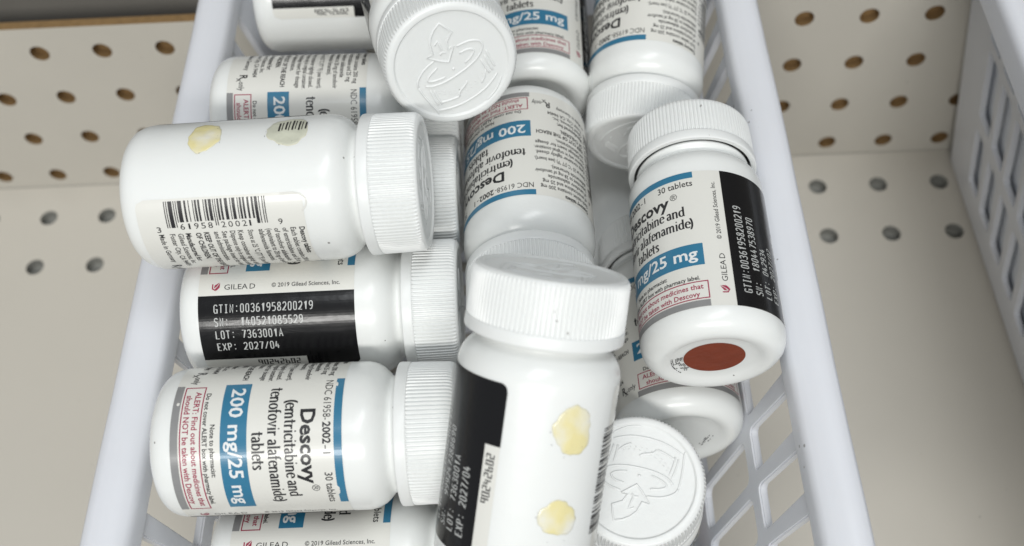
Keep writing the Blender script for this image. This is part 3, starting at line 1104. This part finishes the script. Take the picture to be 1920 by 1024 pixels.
SPEC = [
    # key, codes, cap turn, label
    ('B1', ('140521085529', '7363001A', '2027/04'), 60, 'top bottle at upper left with barcode and two yellow adhesive spots facing up'),
    ('D', ('140521085529', '7363001A', '2027/04'), 20, 'white bottle on its side at lower left, whole front label with blue band showing'),
    ('C', ('140521085529', '7363001A', '2027/04'), 100, 'white bottle with a large black code panel, directly above the lower left bottle'),
    ('B0', ('140521085529', '7363001A', '2027/04'), 140, 'white bottle lying just behind the barcode bottle, start of its front label showing'),
    ('H', ('140521085529', '7363001A', '2027/04'), 15, 'white bottle buried under the barcode bottle, only its ribbed cap end showing'),
    ('G', ('140521085529', '7363001A', '2027/04'), 75, 'shaded bottle beneath the lower left bottle, cut off by the photo bottom'),
    ('A', ('140521085529', '7363001A', '2027/04'), 33, 'white bottle on its side, farthest back on the left, cut off by the photo top'),
    ('E', ('140521085529', '7363001A', '2027/04'), 62, 'white bottle at top centre pointing its round embossed cap at the viewer'),
    ('J', ('140521085529', '7363001A', '2027/04'), 0, 'middle bottle with its front label upside down and its cap tucked under another cap'),
    ('I', ('140521085529', '7363001A', '2027/04'), 0, 'bottle at top centre with base forward and an upright red alert box'),
    ('K', ('140521085529', '7363001A', '2027/04'), 200, 'bottle at top right of the basket, label upside down and cap towards the viewer'),
    ('L', ('180447538970', '042934', '2027/02'), 40, 'white bottle on the right with a rust red dot on its base'),
    ('F', ('999247388690', '7363001A', '2027/04'), 0, 'tilted bottle at bottom centre with cap up, black panel and two yellow adhesive spots'),
    ('M', ('140521085529', '7363001A', '2027/04'), 0, 'white bottle beneath the red-dotted bottle, its blank base facing lower right'),
    ('N', ('140521085529', '7363001A', '2027/04'), 295, 'white bottle at bottom right of centre, only its embossed round cap top showing'),
    ('P', ('140521085529', '7363001A', '2027/04'), 0, 'shaded white bottle deep in the gap between the middle and right bottles'),
]
for key, codes, turn, lbl in SPEC:
    rt = make_bottle(codes, shift={'F': 5.0, 'B1': -0.6, 'A': 2.0}.get(key, 0.7), bar_turn=8.0 if key == 'F' else 0.0)
    tag(rt, lbl, 'bottle', GROUP)
    pose(rt, key, turn)
    proto[key] = rt

# adhesive spots
for key, spots in (('B1', ((-20.0, 27.0, 6.2, 5.6, 3, 'glue'), (-20.5, 53.0, 6.0, 7.0, 8, 'residue'))),
                   ('F', ((124.2, 53.3, 5.8, 6.6, 5, 'glue'), (123.4, 28.3, 5.4, 5.2, 11, 'glue')))):
    for (u, a, ru, ra, seed, kind) in spots:
        ms = [M_GLUE, M_GLUE_EDGE] if kind == 'glue' else [M_RESIDUE, M_GLUE_EDGE]
        o = link('adhesive_spot', blob_mesh('adhesive_spot', u, a, ru, ra, seed, ms), proto[key])
        o['label'] = 'yellow dried adhesive spot' if kind == 'glue' else 'greenish adhesive spot with torn barcode lines stuck in it'
        if kind == 'residue':
            A = Art()
            for k in range(9):
                A.rect(u - 4.6 + 0.35 * abs(4 - k), u + 0.8 - 0.25 * (k % 3), a - 4.6 + k * 0.98, a - 4.6 + k * 0.98 + (0.28 if k % 2 else 0.5), 0, lay=6.2)
            link('barcode_remnant', A.mesh('barcode_remnant', [M_INK]), o)

# dirt caught in the adhesive
rnd = random.Random(21)
for key, cu, ca, n in (('B1', -20, 27, 5), ('B1', -20.5, 53, 8), ('F', 124.2, 53.3, 9), ('F', 123.4, 28.3, 6)):
    vs, fs = [], []
    for _ in range(n):
        th = rnd.uniform(0, 6.28)
        rr = rnd.uniform(4.6, 7.6)
        u, a, q = cu + rr * math.cos(th), ca + rr * math.sin(th), rnd.uniform(0.06, 0.15)
        b = len(vs)
        for k in range(6):
            r = R + 0.07 + (0.12 if k % 2 else 0.05)
            uu, aa = u + q * math.cos(k * 1.047) * rnd.uniform(0.6, 1.4), a + q * math.sin(k * 1.047)
            vs.append((r * math.cos(uu / R) * MM, r * math.sin(uu / R) * MM, (7.1 + (aa - 7.5) * 1.0) * KA * MM))
        fs.append(tuple(range(b, b + 6)))
    link('dirt_specks', mesh_from('dirt_specks', vs, fs, [M_INK]), proto[key])

# rust red sticker and dotted print on the base of the right-hand bottle
vs = [(9.3 * math.cos(2 * math.pi * k / 64) * MM, 9.3 * math.sin(2 * math.pi * k / 64) * MM, z * KA * MM) for z in (1.82, 1.72) for k in range(64)]
fs = [tuple(range(64, 128))[::-1]] + [(k, (k + 1) % 64, 64 + (k + 1) % 64, 64 + k) for k in range(64)]
o = link('base_sticker', mesh_from('base_sticker', vs, fs, [M_REDDOT]), proto['L'])


def base_marks(name, key, marks):
    """short printed dashes on the base: (angle in degrees, radius, length along the arc)"""
    vs, fs = [], []
    for (ang, r, ln, wd) in marks:
        n = max(1, int(ln / 0.5))
        a = math.radians(ang)
        b = len(vs)
        for k in range(n + 1):
            t = a + (k / n - 0.5) * ln / r
            for rr in (r - wd / 2, r + wd / 2):
                z = (1.9 - 0.2 * max(0, rr - 9.5) / 2.9 if rr < 12.4 else 1.7 - 0.6 * (rr - 12.4) / 1.2) - 0.09
                vs.append((rr * math.cos(t) * MM, rr * math.sin(t) * MM, z * KA * MM))
        for k in range(n):
            fs.append((b + 2 * k, b + 2 * k + 2, b + 2 * k + 3, b + 2 * k + 1))
    return link(name, mesh_from(name, vs, fs, [M_INK]), proto[key])


rnd = random.Random(5)
mk = []
for row in range(8):
    r = 9.75 + row * 0.47
    a = 50 + row * 2
    while a < 108:
        if rnd.random() < 0.62:
            mk.append((a, r, rnd.uniform(0.4, 1.0), 0.3))
        a += rnd.uniform(3.2, 5.5)
base_marks('base_code', 'L', mk)
mk = []
for row in range(4):
    a = 226
    while a < 262:
        if rnd.random() < 0.55:
            mk.append((a, 9.4 + row * 0.62, rnd.uniform(0.4, 1.1), 0.3))
        a += rnd.uniform(4, 7)
base_marks('base_code', 'M', mk)

# worn chips in the blue bar of the lower left bottle's label
for (u, a, ru, ra, sd) in ((66.6, 56.6, 1.6, 0.9, 4), (34.0, 57.0, 0.8, 0.4, 2), (39.0, 9.4, 0.5, 0.5, 7)):
    c = link('worn_chip', blob_mesh('worn_chip', u, a, ru, ra, sd, [M_LABEL, M_LABEL], hump=0.16), proto['D'])

# white carton standing in the second basket
ct = link('white_carton', box_mesh('white_carton', 0, 100, -245, -25, 0, 116, M_CARTON, bevel=1.2))
ct.location = (388.4 * MM, 0, 6 * MM)
ct.rotation_euler = (0, -math.atan(TAPER), 0)
tag(ct, 'plain white carton inside the basket at the right edge', 'box')

# the lifted, creased corner of the label on the top left bottle
vs, fs = [], []
line = smooth_line([(0.4, 49.5), (0.3, 53.0), (0.9, 55.6), (2.4, 56.9), (4.2, 56.6), (5.6, 55.4)], 5)
ridge([(p[0], p[1]) for p in line], 0.5, 0.12, vs, fs, 0)
vv = []
for (x, y, z) in vs:
    u, a, h = x / MM, y / MM, z / MM
    r = R + 0.1 + max(0, h)
    vv.append((r * math.cos(u / R) * MM, r * math.sin(u / R) * MM, (7.1 + (a - 7.5) * 1.05) * KA * MM))
link('lifted_corner', mesh_from('lifted_corner', vv, fs, [M_LABEL], smooth=True), proto['B1'])
